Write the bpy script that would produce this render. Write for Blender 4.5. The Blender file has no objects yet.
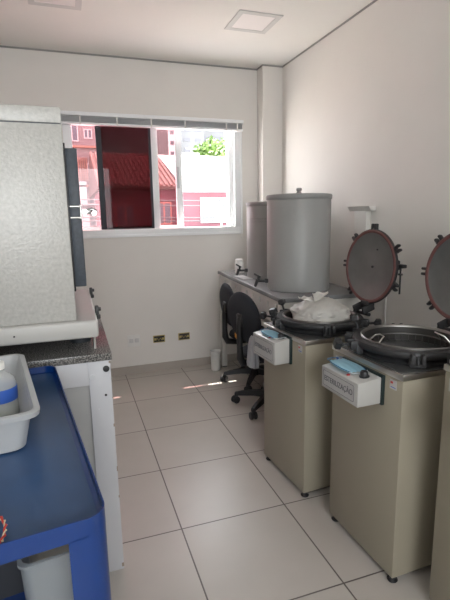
import bpy, bmesh, math, random
from mathutils import Vector, Matrix, noise
PI = math.pi
rad = math.radians
scn = bpy.context.scene
COL = scn.collection
random.seed(7)

# ---------------------------------------------------------------- materials
MATS = {}
def mat(name, color, rough=0.5, metal=0.0, spec=0.5, bump=0.0, bscale=60.0, vary=0.0, vscale=4.0, detail=4.0, trans=0.0, sss=0.0, coat=0.0):
    if name in MATS: return MATS[name]
    m = bpy.data.materials.new(name); m.use_nodes = True
    nt = m.node_tree; b = nt.nodes['Principled BSDF']
    b.inputs['Base Color'].default_value = (*color, 1)
    b.inputs['Roughness'].default_value = rough
    b.inputs['Metallic'].default_value = metal
    b.inputs['Specular IOR Level'].default_value = spec
    if trans: b.inputs['Transmission Weight'].default_value = trans
    if coat: b.inputs['Coat Weight'].default_value = coat
    if sss:
        b.inputs['Subsurface Weight'].default_value = sss
        b.inputs['Subsurface Scale'].default_value = 0.02
    tc = nt.nodes.new('ShaderNodeTexCoord')
    if vary:
        n = nt.nodes.new('ShaderNodeTexNoise'); n.inputs['Scale'].default_value = vscale; n.inputs['Detail'].default_value = detail
        nt.links.new(tc.outputs['Object'], n.inputs['Vector'])
        r = nt.nodes.new('ShaderNodeMapRange'); r.inputs['From Min'].default_value = .3; r.inputs['From Max'].default_value = .7
        r.inputs['To Min'].default_value = 1 - vary; r.inputs['To Max'].default_value = 1 + vary
        nt.links.new(n.outputs['Fac'], r.inputs['Value'])
        mx = nt.nodes.new('ShaderNodeVectorMath'); mx.operation = 'SCALE'
        mx.inputs[0].default_value = color
        nt.links.new(r.outputs['Result'], mx.inputs['Scale'])
        nt.links.new(mx.outputs['Vector'], b.inputs['Base Color'])
    if bump:
        n2 = nt.nodes.new('ShaderNodeTexNoise'); n2.inputs['Scale'].default_value = bscale; n2.inputs['Detail'].default_value = 3
        nt.links.new(tc.outputs['Object'], n2.inputs['Vector'])
        bp = nt.nodes.new('ShaderNodeBump'); bp.inputs['Strength'].default_value = bump; bp.inputs['Distance'].default_value = .002
        nt.links.new(n2.outputs['Fac'], bp.inputs['Height']); nt.links.new(bp.outputs['Normal'], b.inputs['Normal'])
    MATS[name] = m
    return m

def film_glass(name, tint, refl=0.06):
    m = bpy.data.materials.new(name); m.use_nodes = True
    nt = m.node_tree; nt.nodes.clear()
    o = nt.nodes.new('ShaderNodeOutputMaterial'); mx = nt.nodes.new('ShaderNodeMixShader')
    t = nt.nodes.new('ShaderNodeBsdfTransparent'); g = nt.nodes.new('ShaderNodeBsdfGlossy')
    t.inputs['Color'].default_value = (*tint, 1); g.inputs['Roughness'].default_value = .02
    mx.inputs['Fac'].default_value = refl
    nt.links.new(t.outputs[0], mx.inputs[1]); nt.links.new(g.outputs[0], mx.inputs[2]); nt.links.new(mx.outputs[0], o.inputs['Surface'])
    return m

def translucent(name, color, alpha, rough=.4):
    m = bpy.data.materials.new(name); m.use_nodes = True
    nt = m.node_tree; b = nt.nodes['Principled BSDF']; o = nt.nodes['Material Output']
    b.inputs['Base Color'].default_value = (*color, 1); b.inputs['Roughness'].default_value = rough
    t = nt.nodes.new('ShaderNodeBsdfTransparent'); tl = nt.nodes.new('ShaderNodeBsdfTranslucent'); tl.inputs['Color'].default_value = (*color, 1)
    m1 = nt.nodes.new('ShaderNodeMixShader'); m1.inputs['Fac'].default_value = .35
    nt.links.new(b.outputs[0], m1.inputs[1]); nt.links.new(tl.outputs[0], m1.inputs[2])
    m2 = nt.nodes.new('ShaderNodeMixShader'); m2.inputs['Fac'].default_value = alpha
    nt.links.new(t.outputs[0], m2.inputs[1]); nt.links.new(m1.outputs[0], m2.inputs[2]); nt.links.new(m2.outputs[0], o.inputs['Surface'])
    return m

def tile_floor_mat():
    m = bpy.data.materials.new('porcelain_tile'); m.use_nodes = True
    nt = m.node_tree; N = nt.nodes; L = nt.links; b = N['Principled BSDF']
    tc = N.new('ShaderNodeTexCoord')
    mp = N.new('ShaderNodeMapping'); mp.inputs['Location'].default_value = (-0.368/.5 + 20, -3.248/.5 + 20, 0); mp.inputs['Scale'].default_value = (2, 2, 2)
    L.new(tc.outputs['Object'], mp.inputs['Vector'])
    fr = N.new('ShaderNodeVectorMath'); fr.operation = 'FRACTION'; L.new(mp.outputs[0], fr.inputs[0])
    fl = N.new('ShaderNodeVectorMath'); fl.operation = 'FLOOR'; L.new(mp.outputs[0], fl.inputs[0])
    sp = N.new('ShaderNodeSeparateXYZ'); L.new(fr.outputs[0], sp.inputs[0])
    def edge(sock):
        a = N.new('ShaderNodeMath'); a.operation = 'PINGPONG'; a.inputs[1].default_value = .5; L.new(sock, a.inputs[0])
        return a.outputs[0]
    mn = N.new('ShaderNodeMath'); mn.operation = 'MINIMUM'; L.new(edge(sp.outputs['X']), mn.inputs[0]); L.new(edge(sp.outputs['Y']), mn.inputs[1])
    lt = N.new('ShaderNodeMapRange'); lt.inputs['From Min'].default_value = .0045; lt.inputs['From Max'].default_value = .0075
    lt.inputs['To Min'].default_value = 1; lt.inputs['To Max'].default_value = 0; L.new(mn.outputs[0], lt.inputs['Value'])
    wn = N.new('ShaderNodeTexWhiteNoise'); L.new(fl.outputs[0], wn.inputs['Vector'])
    n = N.new('ShaderNodeTexNoise'); n.inputs['Scale'].default_value = 3.5; n.inputs['Detail'].default_value = 6; L.new(tc.outputs['Object'], n.inputs['Vector'])
    ad = N.new('ShaderNodeMath'); ad.operation = 'MULTIPLY_ADD'; ad.inputs[1].default_value = .25; L.new(wn.outputs['Value'], ad.inputs[0]); L.new(n.outputs['Fac'], ad.inputs[2])
    cr = N.new('ShaderNodeMapRange'); cr.inputs['From Min'].default_value = .3; cr.inputs['From Max'].default_value = 1.0
    L.new(ad.outputs[0], cr.inputs['Value'])
    c1 = N.new('ShaderNodeMix'); c1.data_type = 'RGBA'; c1.inputs['A'].default_value = (.47, .435, .395, 1); c1.inputs['B'].default_value = (.54, .50, .46, 1)
    L.new(cr.outputs[0], c1.inputs['Factor'])
    c2 = N.new('ShaderNodeMix'); c2.data_type = 'RGBA'; c2.inputs['B'].default_value = (.13, .11, .10, 1)
    L.new(lt.outputs[0], c2.inputs['Factor']); L.new(c1.outputs['Result'], c2.inputs['A']); L.new(c2.outputs['Result'], b.inputs['Base Color'])
    rr = N.new('ShaderNodeMapRange'); rr.inputs['To Min'].default_value = .28; rr.inputs['To Max'].default_value = .42; L.new(n.outputs['Fac'], rr.inputs['Value'])
    L.new(rr.outputs[0], b.inputs['Roughness'])
    bp = N.new('ShaderNodeBump'); bp.invert = True; bp.inputs['Distance'].default_value = .001; bp.inputs['Strength'].default_value = .6
    L.new(lt.outputs[0], bp.inputs['Height']); L.new(bp.outputs[0], b.inputs['Normal'])
    return m

def granite_mat():
    m = mat('grey_granite', (.12, .115, .115), .22)
    nt = m.node_tree; N = nt.nodes; L = nt.links; b = N['Principled BSDF']
    tc = N.new('ShaderNodeTexCoord'); v = N.new('ShaderNodeTexNoise'); v.inputs['Scale'].default_value = 200; v.inputs['Detail'].default_value = 2
    L.new(tc.outputs['Object'], v.inputs['Vector'])
    cr = N.new('ShaderNodeValToRGB'); e = cr.color_ramp.elements
    e[0].position = .42; e[0].color = (.05, .05, .05, 1); e[1].position = .60; e[1].color = (.22, .21, .20, 1)
    L.new(v.outputs['Fac'], cr.inputs['Fac']); L.new(cr.outputs['Color'], b.inputs['Base Color'])
    return m

WALL = mat('wall_paint', (.76, .73, .69), .75, bump=.15, bscale=90, vary=.015)
CEIL = mat('ceiling_paint', (.86, .84, .80), .85, vary=.01)
FLOORM = tile_floor_mat()
BASEB = mat('baseboard_tile', (.43, .385, .34), .4, vary=.05)
GAP = mat('shadow_gap', (.30, .29, .28), .8)
ALU = mat('white_aluminium', (.86, .87, .88), .35)
ALUG = mat('grey_aluminium', (.55, .56, .58), .4)
DUCTM = mat('duct_plastic', (.66, .64, .60), .5)
PVC = mat('white_plastic', (.78, .77, .74), .4)
BLACKP = mat('black_plastic', (.018, .018, .02), .42)
FABRIC = mat('black_fabric', (.022, .025, .032), .9, bump=.6, bscale=400)
CREAM = mat('cream_enamel', (.31, .278, .215), .38, vary=.02, vscale=3)
RIMM = mat('worn_rim_metal', (.30, .29, .28), .35, 1.0)
BASKM = mat('dull_basket_wire', (.16, .155, .15), .4, .8)
STEEL = mat('stainless_steel', (.62, .60, .57), .28, 1.0)
BRUSH = mat('brushed_steel', (.50, .49, .47), .38, 1.0, bump=.1, bscale=200)
CAST = mat('black_cast_iron', (.03, .03, .032), .45, .3, bump=.3, bscale=80)
LIDIN = mat('lid_inner_aluminium', (.17, .175, .17), .42, .6, vary=.12, vscale=9)
GASKET = mat('red_gasket', (.13, .05, .045), .55)
DARKIN = mat('pot_inner_metal', (.10, .095, .09), .4, .7)
CHROME = mat('chrome', (.45, .45, .46), .25, 1.0)
BOXW = mat('grey_white_enamel', (.44, .43, .41), .35)
PAPER = mat('white_paper', (.46, .45, .445), .7)
INK = mat('grey_ink', (.13, .13, .14), .7)
MASKB = mat('blue_mask_cloth', (.50, .80, .93), .8, bump=.4, bscale=150)
MASKE = mat('blue_mask_edge', (.05, .18, .36), .8)
MASKW = mat('mask_elastic', (.75, .78, .8), .7)
REDM = mat('red_mark', (.5, .04, .04), .5)
BLUEM = mat('blue_mark', (.03, .09, .4), .5)
OVENG = mat('hammered_grey_enamel', (.46, .45, .425), .36, .1, bump=.8, bscale=110, vary=.10, vscale=85)
OVENB = mat('smooth_grey_enamel', (.45, .44, .42), .4)
OVEND = mat('dark_grey_hammered', (.045, .055, .07), .5, bump=.5, bscale=170, vary=.15, vscale=90)
GRAN = granite_mat()
WOODW = mat('white_laminate', (.52, .52, .545), .45, vary=.02)
WOODG = mat('grey_laminate', (.40, .395, .39), .5, vary=.02)
RUST = mat('raw_edge', (.30, .24, .19), .8)
CARTB = mat('blue_enamel', (.002, .030, .155), .28, vary=.10, vscale=6)
CARTT = mat('blue_enamel_worn', (.022, .062, .155), .34, vary=.16, vscale=5)
TRAYW = mat('white_bin_plastic', (.40, .41, .42), .35)
CLEARB = translucent('clear_plastic', (.75, .77, .76), .45, .15)
MILKY = translucent('milky_plastic', (.45, .49, .53), .42, .3)
LABELB = mat('blue_label', (.03, .10, .42), .5)
WIRER = mat('red_wire', (.55, .05, .03), .4)
WIREY = mat('cream_wire', (.7, .6, .4), .4)
TANK = mat('tank_polymer', (.31, .31, .30), .42, .0, vary=.02, vscale=5)
TANKL = mat('tank_seam', (.27, .27, .265), .4)
TABLET = mat('table_top_grey', (.22, .22, .225), .25, vary=.06)
TABLEF = mat('table_steel_paint', (.66, .64, .60), .4)
BAGW = translucent('white_bag_film', (.74, .72, .68), .9, .45)
BAGG = translucent('grey_bag_film', (.62, .64, .68), .85, .4)
ORANGE = mat('orange_plastic', (.75, .33, .04), .55)
YELLOWB = mat('yellow_box_plastic', (.42, .33, .12), .6)
DARKBOX = mat('dark_socket_recess', (.03, .03, .03), .8)
LAMPD = mat('lamp_diffuser', (.88, .84, .82), .5)
PINKG = film_glass('rose_film_glass', (.70, .53, .55), .03)
SCREENM = film_glass('dark_film_screen', (.32, .195, .21), .012)

# ---------------------------------------------------------------- geometry helper
class G:
    def __init__(s): s.bm = bmesh.new()
    def _xf(s, vs, M):
        for v in vs: v.co = M @ v.co
    def box(s, c, size, rot=(0, 0, 0), bev=0.0, seg=2, taper=None):
        r = bmesh.ops.create_cube(s.bm, size=1); vs = r['verts']
        for v in vs:
            if taper and v.co.z < 0: v.co.x *= taper; v.co.y *= taper
            v.co = Vector((v.co.x*size[0], v.co.y*size[1], v.co.z*size[2]))
        if bev:
            es = list({e for v in vs for e in v.link_edges})
            rr = bmesh.ops.bevel(s.bm, geom=es, offset=bev, segments=seg, affect='EDGES', profile=.5)
            vs = list({v for f in rr['faces'] for v in f.verts} | {v for v in vs if v.is_valid})
        from mathutils import Euler
        M = Matrix.Translation(c) @ Euler(rot).to_matrix().to_4x4()
        s._xf(vs, M); return s
    def b2(s, a, b, bev=0.0, seg=2):
        a = Vector(a); b = Vector(b)
        return s.box((a+b)/2, [abs(x) for x in (b-a)], bev=bev, seg=seg)
    def lathe(s, prof, c=(0, 0, 0), d=(0, 0, 1), seg=40, close=True, lobes=0, lobe=0.0):
        q = Vector((0, 0, 1)).rotation_difference(Vector(d).normalized()); rings = []
        for (r, z) in prof:
            if r < 1e-6: rings.append([s.bm.verts.new(q @ Vector((0, 0, z)) + Vector(c))]); continue
            ring = []
            for i in range(seg):
                a = 2*PI*i/seg; rr = r*(1+lobe*math.cos(lobes*a)) if lobes else r
                ring.append(s.bm.verts.new(q @ Vector((rr*math.cos(a), rr*math.sin(a), z)) + Vector(c)))
            rings.append(ring)
        for A, B in zip(rings, rings[1:]):
            for i in range(seg):
                j = (i+1) % seg
                if len(A) == 1 and len(B) == 1: continue
                if len(A) == 1: s.bm.faces.new((A[0], B[j], B[i]))
                elif len(B) == 1: s.bm.faces.new((A[i], A[j], B[0]))
                else: s.bm.faces.new((A[i], A[j], B[j], B[i]))
        if close:
            if len(rings[0]) > 1: s.bm.faces.new(list(reversed(rings[0])))
            if len(rings[-1]) > 1: s.bm.faces.new(rings[-1])
        return s
    def cyl(s, p0, p1, r0, r1=None, seg=20):
        p0 = Vector(p0); p1 = Vector(p1); d = p1-p0; r1 = r0 if r1 is None else r1
        return s.lathe([(r0, 0), (r1, d.length)], p0, d, seg)
    def tube(s, pts, r, seg=10, closed=False):
        pts = [Vector(p) for p in pts]; n = len(pts); rings = []
        up = None
        for i, p in enumerate(pts):
            if closed: t = pts[(i+1) % n]-pts[i-1]
            else: t = pts[min(i+1, n-1)]-pts[max(i-1, 0)]
            t.normalize()
            if up is None:
                up = t.orthogonal().normalized()
            else:
                up = (up - t*up.dot(t))
                up = up.normalized() if up.length > 1e-6 else t.orthogonal().normalized()
            w = t.cross(up)
            rr = r[i] if isinstance(r, (list, tuple)) else r
            rings.append([s.bm.verts.new(p + (up*math.cos(2*PI*k/seg)+w*math.sin(2*PI*k/seg))*rr) for k in range(seg)])
        prs = list(zip(rings, rings[1:])) + ([(rings[-1], rings[0])] if closed else [])
        for A, B in prs:
            for k in range(seg):
                j = (k+1) % seg; s.bm.faces.new((A[k], A[j], B[j], B[k]))
        if not closed:
            s.bm.faces.new(list(reversed(rings[0]))); s.bm.faces.new(rings[-1])
        return s
    def torus(s, c, R, r, d=(0, 0, 1), seg=48, s2=8):
        q = Vector((0, 0, 1)).rotation_difference(Vector(d).normalized())
        return s.tube([q @ Vector((R*math.cos(2*PI*i/seg), R*math.sin(2*PI*i/seg), 0)) + Vector(c) for i in range(seg)], r, s2, True)
    def prism(s, poly, z0, z1, bev=0):
        """polygon in the xy plane swept from z0 to z1"""
        A = [s.bm.verts.new((x, y, z0)) for x, y in poly]; B = [s.bm.verts.new((x, y, z1)) for x, y in poly]
        n = len(poly); s.bm.faces.new(list(reversed(A))); s.bm.faces.new(B)
        for i in range(n):
            j = (i+1) % n; s.bm.faces.new((A[i], A[j], B[j], B[i]))
        return s
    def shell(s, rings, closed_bottom=True):
        """stack of same-length loops"""
        R = [[s.bm.verts.new(p) for p in ring] for ring in rings]; n = len(R[0])
        for A, B in zip(R, R[1:]):
            for i in range(n):
                j = (i+1) % n; s.bm.faces.new((A[i], A[j], B[j], B[i]))
        if closed_bottom: s.bm.faces.new(R[-1])
        return s
    def move(s, M):
        for v in s.bm.verts: v.co = M @ v.co
        return s
    def obj(s, name, m, parent=None, loc=None, rotz=0, smooth=40):
        bmesh.ops.recalc_face_normals(s.bm, faces=s.bm.faces[:])
        me = bpy.data.meshes.new(name); s.bm.to_mesh(me); s.bm.free()
        me.materials.append(m)
        if smooth:
            for p in me.polygons: p.use_smooth = True
            me.set_sharp_from_angle(angle=rad(smooth))
        o = bpy.data.objects.new(name, me); COL.objects.link(o)
        if parent: o.parent = parent
        if loc is not None: o.location = loc
        if rotz: o.rotation_euler = (0, 0, rotz)
        return o

def rrect(w, h, r, z, n=6, cx=0, cy=0):
    pts = []
    for (sx, sy, a0) in ((1, 1, 0), (-1, 1, 90), (-1, -1, 180), (1, -1, 270)):
        for k in range(n+1):
            a = rad(a0+90*k/n)
            pts.append((cx+sx*(w/2-r)+r*math.cos(a), cy+sy*(h/2-r)+r*math.sin(a), z))
    return pts

def thing(name, label, cat, loc=(0, 0, 0), rotz=0, group=None):
    o = bpy.data.objects.new(name, None); COL.objects.link(o)
    o.empty_display_size = .1; o.location = loc; o.rotation_euler = (0, 0, rotz)
    o['label'] = label; o['category'] = cat
    if group: o['group'] = group
    return o
def tag(o, label, cat, group=None):
    o['label'] = label; o['category'] = cat
    if group: o['group'] = group
    return o
def struct(o, label=None):
    o['kind'] = 'structure'
    if label: o['label'] = label
    return o

def text_obj(name, body, size, m, parent, M, extrude=.0004):
    cu = bpy.data.curves.new(name, 'FONT'); cu.body = body; cu.size = size; cu.align_x = 'CENTER'; cu.align_y = 'CENTER'; cu.extrude = extrude
    t = bpy.data.objects.new(name, cu); COL.objects.link(t)
    bpy.context.view_layer.update()
    me = bpy.data.meshes.new_from_object(t.evaluated_get(bpy.context.evaluated_depsgraph_get()))
    COL.objects.unlink(t); bpy.data.objects.remove(t)
    me.name = name; me.transform(M); me.materials.clear(); me.materials.append(m)
    o = bpy.data.objects.new(name, me); COL.objects.link(o); o.parent = parent
    return o

# ---------------------------------------------------------------- room shell
XL, XR, YB, YR, ZC = -.66, 1.82, 3.872, -1.9, 2.6
W = .16
WX0, WX1, WZ0, WZ1 = .007, 1.474, 1.21, 2.16
struct(G().b2((XL-W, YR-W, -.12), (XR+W, YB+W, 0)).obj('floor', FLOORM, smooth=0), 'large beige porcelain floor tiles with thin dark joints')
struct(G().b2((XL-W, YR-W, ZC), (XR+W, YB+W, ZC+.12)).obj('ceiling', CEIL, smooth=0))
g = G()
g.b2((XL-W, YB, 0), (XR+W, YB+W, WZ0)); g.b2((XL-W, YB, WZ1), (XR+W, YB+W, ZC))
g.b2((XL-W, YB, WZ0), (WX0, YB+W, WZ1)); g.b2((WX1, YB, WZ0), (XR+W, YB+W, WZ1))
struct(g.obj('wall_back', WALL, smooth=0))
struct(G().b2((XR, YR, 0), (XR+W, YB, ZC)).obj('wall_right', WALL, smooth=0))
g = G()
g.b2((XL-W, YR, 0), (XL, YB, ZC))
struct(g.obj('wall_left', WALL, smooth=0))
# rear wall; unseen window opening added to let sky light fill the room
RX0, RX1, RZ0, RZ1 = -.6, .9, 1.0, 2.4
g = G()
g.b2((XL-W, YR-W, 0), (XR+W, YR, RZ0)); g.b2((XL-W, YR-W, RZ1), (XR+W, YR, ZC))
g.b2((XL-W, YR-W, RZ0), (RX0, YR, RZ1)); g.b2((RX1, YR-W, RZ0), (XR+W, YR, RZ1))
struct(g.obj('wall_rear', WALL, smooth=0))
struct(G().b2((1.637, 3.745, 0), (XR+.001, YB+.001, ZC)).obj('wall_corner_pillar', WALL, smooth=0), 'slim boxed pillar in the corner right of the window')
# shadow gap between walls and ceiling
g = G()
g.b2((XL, YB-.004, ZC-.012), (1.637, YB+.002, ZC)); g.b2((1.633, 3.741, ZC-.012), (XR, 3.745, ZC)); g.b2((1.633, 3.741, ZC-.012), (1.637, YB, ZC))
g.b2((XR-.004, YR, ZC-.012), (XR+.002, 3.745, ZC)); g.b2((XL-.002, YR, ZC-.012), (XL+.004, YB, ZC))
struct(g.obj('trim_1', GAP, smooth=0), 'thin dark gap line where walls meet ceiling')
struct(G().b2((XL, YB-.010, 0), (1.637, YB+.002, .072)).obj('baseboard_back', BASEB, smooth=0), 'low grey beige tiled baseboard under the window')
struct(G().b2((XR-.010, YR, 0), (XR+.002, 3.745, .072)).obj('baseboard_right', BASEB, smooth=0))
struct(G().b2((XL-.002, YR, 0), (XL+.010, YB, .072)).obj('baseboard_left', BASEB, smooth=0))

# ---------------------------------------------------------------- main window
win = bpy.data.objects.new('window_1', None); COL.objects.link(win); struct(win, 'white aluminium sliding window with rose film on its left panes')
y0, y1 = YB-.008, YB+.10
g = G()
g.b2((WX0, y0, WZ0), (WX1, y1, WZ0+.055), .003)
g.b2((WX0, y0, WZ1-.055), (WX1, y1, WZ1), .003)
g.b2((WX0, y0, WZ0+.055), (WX0+.062, y1, WZ1-.055))
g.b2((WX1-.058, y0, WZ0+.055), (WX1, y1, WZ1-.055))
g.b2((WX1-.10, YB+.03, WZ0+.055), (WX1-.058, y1-.001, WZ1-.055))
g.b2((WX0-.01, y0-.006, WZ0-.012), (WX1-.006, y0+.01, WZ0+.012), .002)
g.b2((WX1-.006, y0-.006, WZ0-.012), (WX1+.012, y0+.01, WZ1+.01), .002)
g.obj('window_frame', ALU, win)
SZ0, SZ1 = WZ0+.05, WZ1-.05
def sash(xa, xb, yy, wl, wr, glassmat, nm):
    g = G(); d = .022
    g.b2((xa, yy, SZ0), (xa+wl, yy+d, SZ1), .002); g.b2((xb-wr, yy, SZ0), (xb, yy+d, SZ1), .002)
    g.b2((xa+wl, yy, SZ0), (xb-wr, yy+d, SZ0+.028)); g.b2((xa+wl, yy, SZ1-.028), (xb-wr, yy+d, SZ1))
    s = g.obj('sash', ALU, win)
    G().b2((xa+wl-.004, yy+.008, SZ0+.02), (xb-wr+.004, yy+.012, SZ1-.02)).obj('pane', glassmat, s, smooth=0)
    return s
sash(WX0+.05, .747, YB+.028, .014, .060, PINKG, 'a')
s2 = sash(.722, .957, YB+.056, .02, .056, PINKG, 'b')
g = G(); g.b2((.905, YB+.050, 1.60), (.93, YB+.058, 1.78), .003); g.obj('sash_handle', ALUG, s2)
g = G(); g.b2((.250, YB+.012, SZ0+.004), (.294, YB+.026, SZ1-.004), .002); g.b2((.67, YB+.012, SZ0+.004), (.690, YB+.026, SZ1-.004), .002)
g.b2((.294, YB+.012, SZ0+.004), (.67, YB+.026, SZ0+.014)); g.b2((.294, YB+.012, SZ1-.014), (.67, YB+.026, SZ1-.004))
sc = g.obj('screen_frame', mat('black_screen_frame', (.02, .025, .035), .5), win)
G().b2((.29, YB+.018, SZ0+.01), (.675, YB+.020, SZ1-.01)).obj('screen', SCREENM, sc, smooth=0)
# frame and mullion of the added rear window that lets in fill light
def fill_window(n, ax, a0, a1, z0, z1, pos):
    w = bpy.data.objects.new('window_%d' % n, None); COL.objects.link(w); struct(w)
    g = G()
    def bb(a, b, c, d):
        if ax == 'x': g.b2((a, pos, c), (b, pos+.06, d))
        else: g.b2((pos, a, c), (pos+.06, b, d))
    bb(a0, a1, z0, z0+.05); bb(a0, a1, z1-.05, z1); bb(a0, a0+.05, z0, z1); bb(a1-.05, a1, z0, z1); bb((a0+a1)/2-.03, (a0+a1)/2+.03, z0, z1)
    g.obj('window_frame', ALU, w, smooth=0)
fill_window(2, 'x', RX0, RX1, RZ0, RZ1, YR-.11)

# rolled-up venetian blind over the window
bl = thing('venetian_blind', 'raised white venetian blind bunched up along the top of the window', 'blind', (0, YB-.03, 2.085))
G().b2((-.02, -.022, .052), (1.490, .022, .082), .004).obj('head_rail', ALU, bl)
g = G()
for k in range(7): g.b2((-.01, -.020, .010+k*.0055), (1.478, .020, .0125+k*.0055))
g.obj('slat_stack', ALUG, bl, smooth=0)
G().b2((-.015, -.021, -.012), (1.485, .021, .006), .004).obj('bottom_rail', ALU, bl)
for x in (.14, .42, .69, .97, 1.33, 1.43):
    G().b2((x-.006, -.025, -.016), (x+.006, -.0215, .055), .002).obj('bracket', PVC, bl)
G().tube([(1.455, -.028, .05), (1.456, -.028, -.4), (1.457, -.028, -.90)], .0014, 6).obj('pull_cord', PVC, bl)
G().lathe([(0, 0), (.006, .004), (.004, .03), (0, .032)], (1.457, -.028, -.93)).obj('cord_toggle', PVC, bl)

# ceiling lamps
def ceiling_lamp(cx, cy, label):
    t = thing('ceiling_lamp', label, 'lamp', (cx, cy, ZC), 0, 'square ceiling lamps')
    g = G(); s = .148; q = .112
    for a, b in (((-s, -s), (s, -q)), ((-s, q), (s, s)), ((-s, -q), (-q, q)), ((q, -q), (s, q))):
        g.b2((a[0], a[1], -.006), (b[0], b[1], .001))
    g.obj('lamp_frame', mat('lamp_frame_grey', (.66, .65, .63), .5), t, smooth=0)
    G().b2((-q-.004, -q-.004, -.003), (q+.004, q+.004, .001)).obj('diffuser', LAMPD, t, smooth=0)
ceiling_lamp(1.238, 2.990, 'square recessed ceiling lamp nearer to the right wall')
ceiling_lamp(.020, 2.965, 'square recessed ceiling lamp cut off by top edge at left')

# outlets on the back wall
t = thing('wall_outlet', 'white double socket plate low on the wall below the window', 'socket', (.459, YB, .300))
G().b2((-.055, -.008, -.052), (.055, .001, .052), .003).obj('cover_plate', PVC, t)
for s in (-1, 1):
    G().b2((s*.024-.017, -.0105, -.016), (s*.024+.017, -.0075, .020), .002).obj('socket_face', mat('socket_grey', (.62, .61, .6), .5), t)
for cx, lab in ((.680, 'open wall box without cover, nearer to the white socket plate'), (.908, 'open wall box without cover, nearer to the office chairs')):
    t = thing('open_wall_box', lab, 'socket', (cx, YB, .293), 0, 'open wall boxes')
    G().b2((-.053, -.004, -.033), (.053, .001, .033), .003).obj('box_rim', YELLOWB, t)
    G().b2((-.046, -.0055, -.026), (.046, -.003, .026), .002).obj('recess', DARKBOX, t)
    for s in (-1, 1): G().b2((s*.034-.010, -.0075, -.010), (s*.034+.010, -.005, .010), .001).obj('fixing_tab', YELLOWB, t)
    G().tube([(-.02, -.008, .01), (-.005, -.010, -.012), (.01, -.008, .008), (.022, -.009, -.01)], .003, 6).obj('loose_wire', YELLOWB, t)

# pale duct column on right wall
t = thing('wall_duct', 'pale vertical box with a flared cap on the right wall behind the lid', 'duct', (XR, 2.525, 0))
G().b2((-.035, -.065, .95), (.001, .065, 1.375), .004).obj('duct_body', DUCTM, t)
G().prism([(-.055, 1.402), (.001, 1.402), (.001, 1.372), (-.037, 1.372)], -.115, .115).move(Matrix(((1, 0, 0, 0), (0, 0, 1, 0), (0, 1, 0, 0), (0, 0, 0, 1)))).obj('duct_cap', DUCTM, t)
tag(G().tube([(XR-.006, 2.27, .60), (XR-.006, 2.272, .9), (XR-.006, 2.274, 1.02)], .005, 8).obj('wall_cable', PVC), 'short cream cable running down the wall right of the raised lid', 'cable')

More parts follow.
